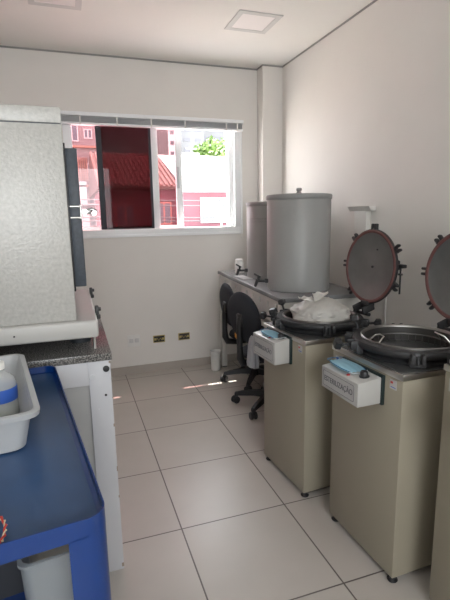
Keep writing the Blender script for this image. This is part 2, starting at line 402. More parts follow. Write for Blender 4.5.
# ---------------------------------------------------------------- autoclaves
def knob_geo(p, d, r=.020, l=.034):
    g = G(); p = Vector(p); d = Vector(d).normalized()
    g.lathe([(.007, 0), (.010, .004), (r, .010), (r, l-.006), (r*.7, l), (0, l)], p, d, 24, True, 4, .16)
    return g
def autoclave(loc, rotz, H, label, lidlabel, extra, lid=True, knob_angles=()):
    W2, D2 = .2065, .21
    t = thing('autoclave', label, 'autoclave', loc, rotz, 'cream floor-standing autoclaves along the right wall')
    G().b2((-D2, -W2, .028), (D2, W2, H-.018), .004).obj('cabinet_body', CREAM, t)
    G().b2((-D2-.004, -W2-.004, H-.020), (D2+.004, W2+.004, H), .002).obj('top_trim', STEEL, t)
    G().b2((-D2+.008, -W2+.008, H-.001), (D2-.008, W2-.008, H+.003), .001).obj('top_plate', mat('dark_top_plate', (.10, .10, .10), .35, .5), t)
    G().b2((-D2+.012, -W2+.012, .018), (D2-.012, W2-.012, .030)).obj('plinth', BLACKP, t)
    for sx in (-1, 1):
        for sy in (-1, 1):
            G().lathe([(.018, 0), (.020, .004), (.013, .010), (.010, .030)], (sx*(D2-.022), sy*(W2-.022), 0), (0, 0, 1), 20).obj('foot', BLACKP, t)
    # vessel
    R = .182
    G().lathe([(R-.01, .003), (.196, .006), (.200, .018), (.190, .026), (.192, .030), (.214, .036), (.218, .042), (.218, .054), (.213, .060), (R+.004, .062), (R+.004, .03), (R-.01, .03)], (0, 0, H), seg=64, close=False).obj('vessel_flange', CAST, t)
    G().lathe([(R+.003, .055), (R+.003, .066), (R, .069), (R-.003, .067), (R-.006, .062), (R-.008, .05)], (0, 0, H), seg=64, close=False).obj('vessel_rim', RIMM, t)
    G().lathe([(R-.0105, .060), (R-.012, .0), (R-.012, -.30), (0, -.30)], (0, 0, H), seg=56, close=False).obj('vessel_liner', DARKIN, t)
    # lugs with swing bolts and lobed hand knobs
    for a, mode in knob_angles:
        ca, sa = math.cos(rad(a)), math.sin(rad(a)); u = Vector((ca, sa, 0)); v = Vector((-sa, ca, 0))
        g = G()
        for s in (-1, 1):
            g.box(u*.226+v*(s*.017)+Vector((0, 0, H+.042)), (.038, .014, .034), (0, 0, rad(a)), .003)
        g.box(u*.210+Vector((0, 0, H+.028)), (.028, .056, .040), (0, 0, rad(a)), .004)
        lg = g.obj('clamp_lug', CAST, t)
        p = u*.228+Vector((0, 0, H+.040))
        if mode == 'up': d = u*.35+Vector((0, 0, 1))
        elif mode == 'out': d = u+Vector((0, 0, .12))
        elif mode == 'down': d = u*.45+Vector((0, 0, -1))
        d.normalize()
        L = .042 if mode != 'down' else .022
        sb = G().cyl(p-d*.008, p+d*L, .0055, seg=12)
        sb.obj('swing_bolt', CAST, t)
        if mode != 'down': knob_geo(p+d*L, d).obj('hand_knob', BLACKP, t)
    # control box on the front (-x) face
    bx0, bx1, by0, by1, bz0, bz1 = extra['box']
    g = G()
    poly = [(bx0, bz0), (bx1, bz0), (bx1, bz1+.012), (bx0, bz1)]
    g.prism(poly, by0, by1).move(Matrix(((1, 0, 0, 0), (0, 0, 1, 0), (0, 1, 0, 0), (0, 0, 0, 1))))
    bmesh.ops.bevel(g.bm, geom=g.bm.edges[:], offset=.003, segments=2, affect='EDGES', profile=.5)
    cb = g.obj('control_box', BOXW, t)
    G().b2((-D2-.012, by0-.008, bz0-.004), (-D2+.001, by1+.004, bz1+.020), .002).obj('mounting_plate', mat('dark_green_plate', (.008, .02, .02), .4), t)
    zt = lambda x: bz1 + .012*(x-bx0)/(bx1-bx0)
    kx, ky = bx0+.058, by0+.042
    G().lathe([(.0185, 0), (.0185, .004), (.0145, .006), (.0135, .020), (.011, .023), (0, .023)], (kx, ky, zt(kx)-.001), (-.1, 0, 1), 28).obj('dial_knob', BLACKP, cb)
    G().lathe([(.007, 0), (.007, .003), (.004, .005), (0, .005)], (bx0+.022, by0+.088, zt(bx0+.022)-.001), (-.1, 0, 1), 16).obj('indicator_light', REDM, cb)
    for yy in (by0+.012, by1-.012):
        G().lathe([(.0035, 0), (.003, .002), (0, .0022)], (bx1-.016, yy, zt(bx1-.016)-.0005), (0, 0, 1), 10).obj('screw', ALUG, cb)
    # label on the face of the control box
    cy, cz, lw, lh = (by0+by1)/2+.004, (bz0+bz1)/2, (by1-by0)-.030, (bz1-bz0)-.024
    M = Matrix(((0, 0, -1, bx0), (-1, 0, 0, cy), (0, 1, 0, cz), (0, 0, 0, 1)))
    g = G(); o_ = rrect(lw, lh, .007, .0008); i_ = rrect(lw, lh, .007, 0)
    g.shell([i_, o_]); g.move(M); pl = g.obj('front_label', PAPER, cb)
    g = G(); g.tube(rrect(lw-.004, lh-.004, .006, .0010), .0008, 5, True); g.move(M); g.obj('label_border', INK, cb)
    text_obj('label_text', 'ESTERILIZAÇÃO', .026, INK, cb, M @ Matrix.Translation((0, 0, .0012)) @ Matrix.Diagonal((.98, 1.15, 1, 1)))
    # stickers on the cabinet front
    g = G(); g.b2((-D2-.0012, -W2+.028, H-.064), (-D2, -W2+.062, H-.030)); st = g.obj('maker_sticker', PAPER, t, smooth=0)
    G().b2((-D2-.0018, -W2+.046, H-.044), (-D2-.001, -W2+.058, H-.036)).obj('sticker_mark', REDM, st, smooth=0)
    G().b2((-D2-.0018, -W2+.032, H-.058), (-D2-.001, -W2+.056, H-.055)).obj('sticker_line', BLUEM, st, smooth=0)
    g = G(); g.b2((-D2-.0012, W2-.052, H-.082), (-D2, W2-.020, H-.040)); st = g.obj('small_badge', PAPER, t, smooth=0)
    G().b2((-D2-.0018, W2-.050, H-.056), (-D2-.001, W2-.026, H-.047)).obj('sticker_line', BLUEM, st, smooth=0)
    G().lathe([(.005, 0), (.004, .001), (0, .001)], (-D2-.001, W2-.032, H-.072), (-1, 0, 0), 14).obj('sticker_mark', REDM, st)
    # raised lid standing upright behind the vessel, its inner face to the aisle
    if lid:
        LX, LZ, yo = extra['lid']
        tilt = rad(4)
        ML = Matrix.Translation((LX, yo, LZ)) @ Matrix.Rotation(-PI/2 + tilt, 4, 'Y')   # local +z -> -x
        RL = .192
        g = G().lathe([(0, -.030), (.07, -.028), (.15, -.018), (.186, -.012), (RL, -.006), (RL+.002, .0), (RL, .006), (RL-.004, .008)], seg=72, close=False).move(ML)
        ld = g.obj('lid', CAST, t)
        G().lathe([(RL-.002, .0), (RL-.003, .010), (RL-.008, .013), (RL-.017, .011), (RL-.019, .006)], seg=72, close=False).move(ML).obj('gasket_ring', GASKET, ld)
        G().lathe([(RL-.018, .007), (RL-.026, .005), (RL-.028, .0035), (.06, .0025), (0, .002)], seg=72, close=False).move(ML).obj('inner_face', LIDIN, ld)
        G().lathe([(.007, 0), (.006, .006), (0, .007)], (.0, -.02, .002), seg=16).move(ML).obj('vent_port', BLACKP, ld)
        G().lathe([(.005, 0), (.004, .004), (0, .004)], (.09, -.045, .003), seg=12).move(ML).obj('vent_port', CAST, ld)
        # in lid coordinates: +x is up after the turn, y is along the room
        for a in (90, 30, -24, -90, -135, -180, 135):
            ux, uy = math.sin(rad(a)), -math.cos(rad(a))
            g = G()
            for s in (-1, 1):
                g.box((ux*(RL+.012)-uy*s*.012, uy*(RL+.012)+ux*s*.012, -.004), (.034, .013, .022), (0, 0, math.atan2(uy, ux)), .005)
            g.box((ux*(RL+.000), uy*(RL+.000), -.006), (.014, .036, .018), (0, 0, math.atan2(uy, ux)), .003)
            g.move(ML).obj('lid_lug', CAST, ld)
        # safety valve on the outer side of the lid, with hanging rod
        g = G(); vx = LX+.085
        g.box((LX+.045, yo-.115, LZ+.0), (.09, .022, .022), (0, 0, 0), .004); g.box((vx, yo-.115, LZ+.008), (.030, .075, .018), (0, 0, 0), .004)
        g.lathe([(.010, 0), (.013, .005), (.013, .018), (.006, .022), (0, .022)], (vx, yo-.10, LZ+.014), seg=16)
        g.lathe([(.009, 0), (.009, .012), (.0, .012)], (vx, yo-.075, LZ+.014), seg=16)
        g.cyl((vx, yo-.125, LZ), (vx, yo-.125, LZ-.135), .0045, seg=10); g.lathe([(.012, 0), (.012, .008)], (vx, yo-.125, LZ-.038), seg=16)
        g.obj('safety_valve', CAST, ld)
        # hinge
        g = G(); zb = LZ-RL
        g.box((LX-.01, yo, zb-.004), (.05, .055, .034), (0, 0, 0), .006)
        for s in (-1, 1): g.box((LX-.035, yo+s*.036, (H+.045+zb)/2+.006), (.075, .014, .040), (0, rad(-18), 0), .005)
        g.cyl((LX-.045, yo-.06, H+.052), (LX-.045, yo+.06, H+.052), .009, seg=16)
        g.box((.2, yo, H+.035), (.05, .09, .03), (0, 0, 0), .005)
        g.obj('hinge', CAST, t)
    return t

KA = [(178, 'up'), (142, 'out'), (-90, 'down'), (-142, 'down'), (90, 'down'), (42, 'out'), (-38, 'out')]
ac1 = autoclave((1.170, 1.972, 0), rad(3.6), .790,
    'cream autoclave with a white bag in its open vessel', '', dict(box=(-.302, -.211, -.083, .148, .652, .762), lid=(.300, 1.084, -.016)), knob_angles=[(172, 'up'), (142, 'out'), (-112, 'down'), (-50, 'out'), (60, 'down'), (110, 'up')])
ac2 = autoclave((1.231, 1.390, 0), rad(1.5), .815,
    'cream autoclave in the middle with a readable control box label and an empty basket', '', dict(box=(-.320, -.211, -.112, .120, .680, .768), lid=(.292, 1.092, .040)), knob_angles=[(165, 'out'), (138, 'down'), (-125, 'down'), (110, 'up'), (60, 'down'), (-55, 'out')])
ac3 = autoclave((1.303, .862, 0), rad(1), .885,
    'cream autoclave nearest the camera, cut off by the right edge', '', dict(box=(-.300, -.211, -.150, .08, .72, .82), lid=(.300, 1.15, .0)), knob_angles=[(138, 'down'), (-125, 'down'), (100, 'down'), (60, 'down'), (-55, 'out')])
# black latch block of the nearest autoclave that shows at the frame edge
G().box((-.185, .175, .905), (.052, .06, .042), (0, 0, 0), .006).obj('latch_block', CAST, ac3)
G().cyl((-.225, .165, .905), (-.205, .165, .905), .014, seg=18).obj('latch_bolt', STEEL, ac3)

# wire basket in the middle autoclave
bk = thing('wire_basket', 'metal sterilising basket with wire handles inside the middle open autoclave', 'basket', (1.231, 1.390, .815))
g = G()
g.torus((0, 0, .034), .157, .0035, seg=56); g.torus((0, 0, -.05), .155, .002, seg=48); g.torus((0, 0, -.13), .152, .002, seg=48)
for k in range(36):
    a = 2*PI*k/36; g.tube([(.156*math.cos(a), .156*math.sin(a), .034), (.150*math.cos(a), .150*math.sin(a), -.20)], .0013, 5)
g.obj('basket_wall', BASKM, bk)
G().lathe([(0, -.205), (.150, -.205), (.150, -.195), (0, -.195)], seg=40).obj('basket_floor', BASKM, bk)
for a in (165, -15):
    u = Vector((math.cos(rad(a)), math.sin(rad(a)), 0)); v = Vector((-u.y, u.x, 0))
    pts = [u*.152+v*.042+Vector((0, 0, .034)), u*.125+v*.030+Vector((0, 0, .066)), u*.112+v*.018+Vector((0, 0, .072)), u*.112-v*.018+Vector((0, 0, .072)), u*.125-v*.030+Vector((0, 0, .066)), u*.152-v*.042+Vector((0, 0, .034))]
    G().tube(pts, .0028, 8).obj('basket_handle', STEEL, bk)

# knotted plastic bag in the far autoclave
def bag_mesh(rx, ry, rz, seed, knot=True):
    g = G(); r = bmesh.ops.create_icosphere(g.bm, subdivisions=5, radius=1)
    for v in r['verts']:
        p = v.co.copy(); n = noise.noise(p*2.1+Vector((seed, 0, 0)))*.16 + abs(noise.noise(p*5.0+Vector((seed, 3, 0))))*.10 + noise.noise(p*11+Vector((0, seed, 0)))*.025
        top = max(0, p.z)
        q = p*(1+n)
        if p.z < -.2: q.z = -.2+(q.z+.2)*.5
        v.co = Vector((q.x*rx, q.y*ry, q.z*rz))
    return g
b = thing('knotted_plastic_bag', 'knotted translucent white plastic bag of material bulging from the open vessel', 'bag', (1.172, 1.965, .850))
bag_mesh(.142, .148, .085, 3.1).obj('bag_body', BAGW, b)
g = G(); n = 24
def flare(cx, cy, cz, dx, dy, hh, rr, ph):
    rings = []
    for k in range(7):
        t_ = k/6; R_ = .012+rr*t_**1.5
        rings.append([Vector((cx+dx*t_+R_*(1+.18*math.sin(3*a+ph)*t_)*math.cos(a), cy+dy*t_+R_*.7*(1+.15*math.cos(4*a+ph)*t_)*math.sin(a), cz+hh*t_+.004*t_*math.sin(5*a+ph))) for a in [2*PI*i/n for i in range(n)]])
    return rings
g.shell(flare(-.03, .0, .070, .02, -.02, .050, .030, 0), False)
g.shell(flare(-.03, .0, .070, -.045, .03, .025, .024, 2), False)
g.torus((-.03, 0, .074), .014, .006, seg=20, s2=8)
g.obj('bag_knot', BAGW, b)

# surgical masks lying on the control boxes
def face_mask(loc, rz, lab):
    t = thing('face_mask', lab, 'mask', loc, rz, 'blue face masks on the autoclave control boxes')
    g = G(); nx, ny = 22, 16; top = []
    for i in range(nx+1):
        row = []
        for j in range(ny+1):
            u, v = i/nx*2-1, j/ny*2-1
            x = u*.068; y = v*.040*(1-.30*abs(u)**3)
            z = .007*(1-u*u)*(1-v*v)**.5 + .0012*math.sin(v*12) + .002
            row.append(g.bm.verts.new((x, y, z)))
        top.append(row)
    for i in range(nx):
        for j in range(ny): g.bm.faces.new((top[i][j], top[i+1][j], top[i+1][j+1], top[i][j+1]))
    bmesh.ops.solidify(g.bm, geom=g.bm.faces[:], thickness=.0015)
    o = g.obj('mask_cloth', MASKB, t); t.scale = (1.15, 1.12, 1)
    pts = [(.068*math.cos(a)*(.97 if 1 else 1), .041*math.sin(a), .003) for a in []]
    for s in (-1, 1):
        g = G(); g.tube([(-.066, s*.029, .003), (-.03, s*.040, .0055), (0, s*.041, .006), (.03, s*.040, .0055), (.066, s*.029, .003)], .0016, 6); g.obj('mask_hem', MASKE, t)
        g = G(); g.tube([(s*.066, .034, .003), (s*.080, .028, .004), (s*.085, .0, .004), (s*.080, -.028, .004), (s*.066, -.034, .003)], .0013, 6)
        g.obj('ear_loop', MASKW if s < 0 else MASKE, t)
face_mask((.925, 1.998, .7705), rad(90), 'blue face mask on the control box of the bag-filled autoclave')
face_mask((.972, 1.425, .780), rad(88), 'blue face mask on the control box lettered legibly on the middle autoclave')

# ---------------------------------------------------------------- steel work table against right wall
TR = rad(-3.6)
tb = thing('work_table', 'long grey-topped steel work table along the right wall', 'table', (1.125, 2.33, 0), TR)
TL, TW = 1.47, .56
G().b2((0, 0, .853), (TW, TL, .880), .003).obj('tabletop', TABLET, tb)
g = G()  # front apron with oval holes, as framed panel
y_ = 0.02; zt0, zt1 = .70, .853
holes = [(.10+.145*k) for k in range(9)]
g.b2((.014, .02, .825), (.026, TL-.02, .853)); g.b2((.014, .02, .70), (.026, TL-.02, .790))
prev = .02
for hy in holes:
    g.b2((.014, prev, .79), (.026, hy-.022, .825)); prev = hy+.022
g.b2((.014, prev, .79), (.026, TL-.02, .825))
g.obj('front_apron', TABLEF, tb, smooth=0)
G().b2((.02, .014, .735), (TW-.02, .026, .853)).obj('end_apron', TABLEF, tb, smooth=0)
G().b2((.02, TL-.026, .735), (TW-.02, TL-.014, .853)).obj('end_apron', TABLEF, tb, smooth=0)
for (x, y) in ((.012, .012), (TW-.06, .012), (.012, TL-.060), (TW-.06, TL-.060)):
    g = G(); g.b2((x, y, .01), (x+.048, y+.048, .80), .003); l = g.obj('leg', TABLEF, tb)
    G().b2((x+.004, y+.004, 0), (x+.044, y+.044, .012), .003).obj('foot_pad', BLACKP, l)
for k in range(4):
    G().lathe([(.006, 0), (.005, .003), (0, .004)], (.014, TL-.05-.0*k, .83-.035*k), (-1, 0, 0), 12).obj('bolt', ALUG, tb)

def water_tank(loc, R, H, lab, tap_a, seams):
    t = thing('water_tank', lab, 'tank', loc, 0, 'cylindrical tanks on the work table')
    G().lathe([(R-.004, 0), (R, .004), (R, H-.03), (R-.002, H-.026)], seg=72).obj('tank_body', TANK, t)
    G().lathe([(R+.003, H-.030), (R+.006, H-.026), (R+.006, H-.006), (R+.002, H), (R-.03, H+.004), (0, H+.006)], seg=72, close=False).obj('tank_lid', TANKL, t)
    G().lathe([(.017, 0), (.017, .010), (.013, .014), (.012, .020), (.018, .024), (.018, .036), (.012, .040), (0, .040)], (0, 0, H+.004), seg=24).obj('lid_knob', TANKL, t)
    for z in seams: G().torus((0, 0, z), R-.0008, .0022, seg=72, s2=6).obj('seam_ring', TANKL, t)
    u = Vector((math.cos(tap_a), math.sin(tap_a), 0)); v = Vector((-u.y, u.x, 0))
    g = G(); g.cyl(u*(R-.005)+Vector((0, 0, .055)), u*(R+.020)+Vector((0, 0, .055)), .014, seg=16); g.cyl(u*(R+.015)+Vector((0, 0, .055)), u*(R+.075)+Vector((0, 0, .055)), .008, seg=14)
    g.cyl(u*(R+.068)+Vector((0, 0, .066)), u*(R+.085)+Vector((0, 0, .018)), .012, .009, seg=14)
    tp = g.obj('tap', BLACKP, t)
    g = G(); g.cyl(u*(R+.062)+Vector((0, 0, .06)), u*(R+.062)+Vector((0, 0, .085)), .008, seg=12); g.box(u*(R+.070)+Vector((0, 0, .092)), (.05, .014, .012), (0, rad(-30), tap_a), .004)
    g.obj('tap_lever', BLACKP, tp)
water_tank((1.402, 2.640, .880), .203, .600, 'large grey cylindrical tank nearer the camera on the work table', rad(168), [])
water_tank((1.492, 3.240, .880), .198, .575, 'grey cylindrical tank half hidden behind the larger one', rad(168), [.43, .455])
j = thing('plastic_jar', 'small white jar at the window end of the work table', 'jar', (1.335, 3.56, .880))
G().lathe([(.036, 0), (.038, .004), (.038, .085), (.030, .095)], seg=28).obj('jar_body', PVC, j)
G().lathe([(.033, .093), (.033, .115), (.030, .118), (0, .118)], seg=28).obj('jar_lid', PVC, j)
tag(G().b2((1.22, 3.17, .8802), (1.30, 3.38, .884), .001).obj('paper_sheet', PAPER), 'pale sheet lying on the worktop beside the taps', 'paper')

# ---------------------------------------------------------------- office chairs
def office_chair(loc, rz, lab, bz=.615, az=0):
    dz = bz-.615
    t = thing('office_chair', lab, 'chair', loc, rz, 'black office chairs at the work table')
    # local: back rest on -x, seat over origin
    g = G(); ND = 40
    for (th, sgn) in ((0, 1),):
        prof = [(0, -.024), (.10, -.023), (.160, -.018), (.178, -.006), (.182, .004), (.175, .016), (.12, .026), (0, .022)]
        g.lathe(prof, (0, 0, 0), (1, 0, 0), ND)
    g.move(Matrix.Translation((-.225, 0, bz)) @ Matrix.Rotation(rad(-6), 4, 'Y') @ Matrix.Diagonal((1, 1.06, .96, 1)))
    g.obj('backrest', FABRIC, t)
    G().tube([(-.252, 0, .62+dz), (-.256, 0, .55+dz), (-.256, 0, .46), (-.254, 0, .41), (-.235, 0, .368), (-.16, 0, .355), (-.05, 0, .36)], [.018, .021, .021, .026, .026, .022, .022], 12).obj('back_post', BLACKP, t)
    G().box((-.250, 0, .60+dz), (.026, .07, .085), (0, 0, 0), .01).obj('back_bracket', BLACKP, t)
    G().lathe([(0, .375), (.14, .378), (.195, .388), (.212, .405), (.205, .425), (.15, .437), (0, .440)], seg=44).obj('seat', FABRIC, t)
    G().box((0, 0, .362), (.18, .13, .035), (0, 0, 0), .008).obj('seat_plate', BLACKP, t)
    g = G(); g.lathe([(.020, .20), (.020, .36)], seg=20); g.lathe([(.030, .085), (.032, .12), (.026, .24), (.026, .25)], seg=24); g.obj('gas_column', BLACKP, t)
    G().lathe([(.036, .062), (.040, .075), (.036, .115), (.030, .12)], seg=24).obj('base_hub', BLACKP, t)
    for k in range(5):
        a = rad(az+72*k); u = Vector((math.cos(a), math.sin(a), 0)); v = Vector((-u.y, u.x, 0))
        g = G(); st = []
        for (rr, zt, zb, w) in ((.02, .118, .070, .024), (.12, .112, .074, .022), (.21, .096, .066, .019), (.262, .082, .060, .016)):
            st.append([u*rr+v*w+Vector((0, 0, zb)), u*rr-v*w+Vector((0, 0, zb)), u*rr-v*w*.7+Vector((0, 0, zt)), u*rr+v*w*.7+Vector((0, 0, zt))])
        g.shell(st, True); g.bm.faces.new([g.bm.verts[:][i] for i in (3, 2, 1, 0)]) if False else None
        arm = g.obj('base_leg', BLACKP, t)
        ca = a+.9; w2 = Vector((-math.sin(ca), math.cos(ca), 0)); c = u*.258+Vector((0, 0, .026))
        g = G()
        for s in (-1, 1): g.lathe([(.010, -.009), (.024, -.009), (.0265, -.006), (.0265, .006), (.024, .009), (.010, .009)], c+w2*s*.015, w2, 24)
        g.cyl(c+Vector((0, 0, .01)), c+Vector((0, 0, .045)), .008, seg=10); g.box(c+Vector((0, 0, .020)), (.040, .018, .026), (0, 0, ca), .006)
        g.obj('caster', BLACKP, arm)
    return t
office_chair((1.280, 2.810, 0), rad(12), 'black round-backed office chair nearer the camera', bz=.685, az=135)
office_chair((1.370, 3.310, 0), rad(-2), 'black round-backed office chair farther away, close to the back wall', bz=.665, az=165)

# limp bag hanging from the near chair, orange bag behind
g = G(); n = 36; rings = []
for k, (z, rx, ry) in enumerate(((.43, .012, .012), (.41, .020, .03), (.37, .026, .045), (.31, .030, .052), (.25, .036, .060), (.225, .034, .056), (.215, .018, .03))):
    rings.append([Vector((rx*(1+.22*math.sin(7*a+k*.5))*math.cos(a), ry*(1+.16*math.sin(9*a))*math.sin(a), z)) for a in [2*PI*i/n for i in range(n)]])
o = g.shell(rings).obj('hanging_bag', BAGG, loc=(1.075, 2.63, .16)); tag(o, 'limp grey-white plastic bag hanging beside the near office chair', 'bag')
g = bag_mesh(.035, .05, .06, 9.4); o = g.obj('orange_bag', ORANGE, loc=(1.16, 3.10, .47)); tag(o, 'small orange bag behind the office chair backs', 'bag')
wb = thing('waste_bin', 'small white bin on the floor at the far end under the work table', 'bin', (1.150, 3.70, 0))
G().lathe([(.038, 0), (.040, .004), (.048, .17), (.050, .175), (.047, .177), (.044, .17), (.036, .008), (0, .008)], seg=32, close=False).obj('bin_body', PVC, wb)
G().torus((0, 0, .175), .048, .003, seg=36).obj('bin_rim', PVC, wb)

# ---------------------------------------------------------------- left bench with granite top
CX, CY0, CY1 = .105, 1.604, 2.42
bn = thing('bench_cabinet', 'white laminate bench cabinet with chipped edges and screw caps on the left', 'cabinet', (0, CY0, 0))
g = G()
g.b2((.024, 0, 0), (.102, .030, .858), .0015)
g.obj('end_post', WOODW, bn)
G().b2((-.64, .0, .770), (.024, .026, .858), .0015).obj('top_rail', WOODW, bn)
G().b2((-.64, .014, 0), (.024, .030, .770)).obj('end_panel', WOODG, bn, smooth=0)
G().b2((.088, .030, 0), (.102, CY1-CY0-.01, .858), .001).obj('side_panel', WOODW, bn)
G().b2((-.64, CY1-CY0-.03, 0), (.088, CY1-CY0-.01, .858)).obj('back_panel', WOODW, bn, smooth=0)
G().lathe([(.0115, 0), (.0115, .004), (.008, .0055), (0, .0045)], (.086, .0, .826), (0, -1, 0), 24).obj('screw_cap', BLACKP, bn)
G().lathe([(.0095, 0), (.0095, .003), (0, .003)], (.036, .0, .800), (0, -1, 0), 20).obj('screw_cap', ALUG, bn)
G().lathe([(.0045, 0), (.0045, .002), (0, .002)], (.079, .0, .727), (0, -1, 0), 12).obj('screw_hole', BLACKP, bn)
G().lathe([(.0028, 0), (.0028, .0015), (0, .0015)], (.052, .0, .675), (0, -1, 0), 12).obj('screw_hole', ALUG, bn)
g = G()
for z, w, h in ((.60, .004, .012), (.42, .003, .02), (.845, .006, .008), (.012, .008, .016), (.31, .003, .01), (.71, .002, .006)):
    g.b2((.1022-w, -.0006, z), (.1026, .004, z+h))
g.obj('chipped_edge', RUST, bn, smooth=0)
tag(G().b2((-.655, CY0-.008, .858), (CX+.003, CY1, .885), .002).obj('granite_worktop', GRAN), 'speckled dark grey granite slab on the white bench', 'worktop')

# ---------------------------------------------------------------- laboratory oven on the bench
ov = thing('laboratory_oven', 'tall hammered grey laboratory oven standing on the granite bench', 'oven', (0, 1.575, .885))
G().b2((-.60, 0, .132), (.0, .68, .765), .004).obj('oven_body', OVENG, ov)
G().b2((-.601, -.001, .767), (.001, .681, .815), .003).obj('top_cover', OVENG, ov)
G().b2((-.598, .002, .764), (-.002, .677, .768)).obj('cover_gap', OVEND, ov, smooth=0)
g = G(); g.b2((-.61, -.018, .070), (.068, .72, .132), .010, 3); bs = g.obj('base_box', OVENB, ov)
G().lathe([(.003, 0), (.003, .001), (0, .001)], (-.196, -.018, .100), (0, -1, 0), 12).obj('screw', BLACKP, bs)
for y in (.135, .61):
    g = G(); g.box((.073, y, .128), (.014, .020, .050), (0, 0, 0), .004); g.box((.082, y, .140), (.012, .014, .014), (0, 0, 0), .003); g.box((.080, y, .112), (.010, .018, .016), (0, 0, 0), .003)
    g.obj('hinge_clip', BLACKP, bs)
for (x, y) in ((.008, .235), (-.56, .235), (.008, .62), (-.56, .62)):
    G().lathe([(.040, 0), (.040, .058), (.034, .071)], (x, y, 0), seg=32).obj('foot', mat('dark_rubber', (.02, .025, .03), .6), ov)
G().cyl((.055, .10, 0), (.055, .10, .072), .006, seg=14).obj('levelling_screw', STEEL, ov)
dr = G().b2((.004, .05, .240), (.042, .62, .70), .004).obj('oven_door', OVEND, ov)
G().b2((-.001, .04, .225), (.006, .63, .715), .002).obj('door_seal', BLACKP, ov)
G().b2((.0, .60, .180), (.055, .68, .200), .002).obj('rear_ledge', OVENB, ov)
g = G(); g.b2((.0, .066, .525), (.010, .074, .529)); 
for z in (.475, .512): g.cyl((-.018, .047, z), (.040, .047, z), .0035, seg=10)
g.cyl((.040, .047, .470), (.040, .047, .517), .0035, seg=10)
g.obj('door_bracket', STEEL, dr)
g = G(); g.box((.058, .050, .494), (.032, .020, .016), (0, 0, 0), .004); g.cyl((.052, .036, .494), (.052, .064, .494), .009, seg=16)
g.tube([(.06, .05, .498), (.075, .05, .503), (.088, .05, .497), (.092, .05, .490)], .0055, 10); g.cyl((.083, .04, .488), (.083, .06, .488), .008, seg=14)
g.obj('door_latch', CHROME, dr)

# ---------------------------------------------------------------- blue cart
CR = rad(7.1)
ct = thing('utility_cart', 'blue enamelled metal trolley in the left foreground', 'cart', (.025, .705, 0), CR)
cw, cl = .50, .875       # local: x from -cw to 0, y from 0 to cl
def rr(w, h, r, z, inset=0): return rrect(w-2*inset, h-2*inset, max(r-inset, .004), z, 7, -cw/2, cl/2)
g = G()
g.shell([rr(cw, cl, .035, .838), rr(cw, cl, .035, .872), rr(cw, cl, .035, .872, .003), rr(cw, cl, .035, .852, .003), rr(cw, cl, .035, .850, .012)], False)
g.obj('tray_rim', CARTB, ct)
g = G(); g.shell([rr(cw, cl, .035, .846, .003), rr(cw, cl, .035, .8495, .003)]); g.shell([rr(cw, cl, .035, .846, .003)][:1]*1, True) if False else None
tt = g.obj('tray_floor', CARTT, ct)
# corner legs: bent sheet, wide on the near and far ends
def leg(cx, cy, sx, sy):
    g = G(); r = .035; wx, wy = .066, .045; th = .0025
    def path(off):
        pts = [(-wx, 0)]; c = (-r, r)
        pts[0] = (-wx, off)
        for k in range(7):
            a = rad(-90+90*k/6); pts.append((-r+(r-off)*math.cos(a), r+(r-off)*math.sin(a)))
        pts.append((-off, wy)); return pts
    P = path(0) + list(reversed(path(th)))
    Q = [(cx+sx*x, cy+sy*y) for x, y in P]
    g.prism(Q, .085, .840); return g
for (cx, cy, sx, sy) in ((0, 0, 1, 1), (-cw, 0, -1, 1), (0, cl, 1, -1), (-cw, cl, -1, -1)):
    l = leg(cx, cy, sx, sy).obj('leg', CARTB, ct)
    x = cx-sx*.035; y = cy+sy*.035
    g = G(); g.lathe([(.012, -.012), (.033, -.012), (.036, -.008), (.036, .008), (.033, .012), (.012, .012)], (x, y, .036), (1, 0, 0), 26); g.cyl((x, y, .06), (x, y, .088), .010, seg=14)
    for s in (-1, 1): g.box((x+s*.016, y, .052), (.003, .03, .04), (0, 0, 0), 0)
    g.obj('caster', BLACKP, l)
for z in (.46, .14):
    g = G(); g.shell([rr(cw-.01, cl-.01, .03, z, .004), rr(cw-.01, cl-.01, .03, z+.04, .004), rr(cw-.01, cl-.01, .03, z+.04, .007), rr(cw-.01, cl-.01, .03, z+.004, .007)]); g.obj('shelf', CARTB, ct)
G().tube([(-.10, cl-.005, .858), (-.10, cl+.018, .866), (-.085, cl+.022, .868), (-.30, cl+.022, .868), (-.42, cl+.022, .868), (-.42, cl-.005, .858)][:1] + [(-.085, cl+.004, .868), (-.25, cl+.004, .868), (-.42, cl+.004, .868)], .006, 10).obj('push_handle', CARTB, ct)

# white plastic bin on the cart with bottle
TA = rad(9)
tr = thing('plastic_tray', 'deep white plastic tray on top of the blue trolley', 'tray', (-.10, 1.00, .8495), TA)
tw, tl, th = .34, .50, .098
def tq(w_in, z, r): return rrect(tw-2*w_in, tl-2*w_in, r, z, 8, -tw/2+.01, tl/2)
g = G(); g.shell([tq(.0, th-.014, .030), tq(-.002, th-.003, .032), tq(.003, th, .030), tq(.011, th-.001, .026), tq(.014, th-.008, .026), tq(.036, .012, .028), tq(.045, .006, .025)])
g.shell([tq(.004, th-.014, .028), tq(.016, th-.012, .026), tq(.032, .004, .030), tq(.042, .000, .026)])
g.shell([tq(.0, th-.014, .030), tq(.004, th-.014, .028)], False)
g.obj('tray_body', TRAYW, tr, smooth=50)
bt = thing('plastic_bottle', 'clear squat bottle with a blue label inside the white tray', 'bottle', (-.200, 1.215, .856))
G().lathe([(.0, .001), (.036, .001), (.041, .006), (.041, .095), (.036, .108), (.020, .122), (.016, .126), (.016, .136)], seg=36).obj('bottle_body', CLEARB, bt)
G().lathe([(.0415, .052), (.0418, .054), (.0418, .084), (.0415, .086)], seg=36, close=False).obj('bottle_label', LABELB, bt)
G().lathe([(.018, .132), (.018, .148), (.016, .150), (0, .150)], seg=24).obj('bottle_cap', PVC, bt)
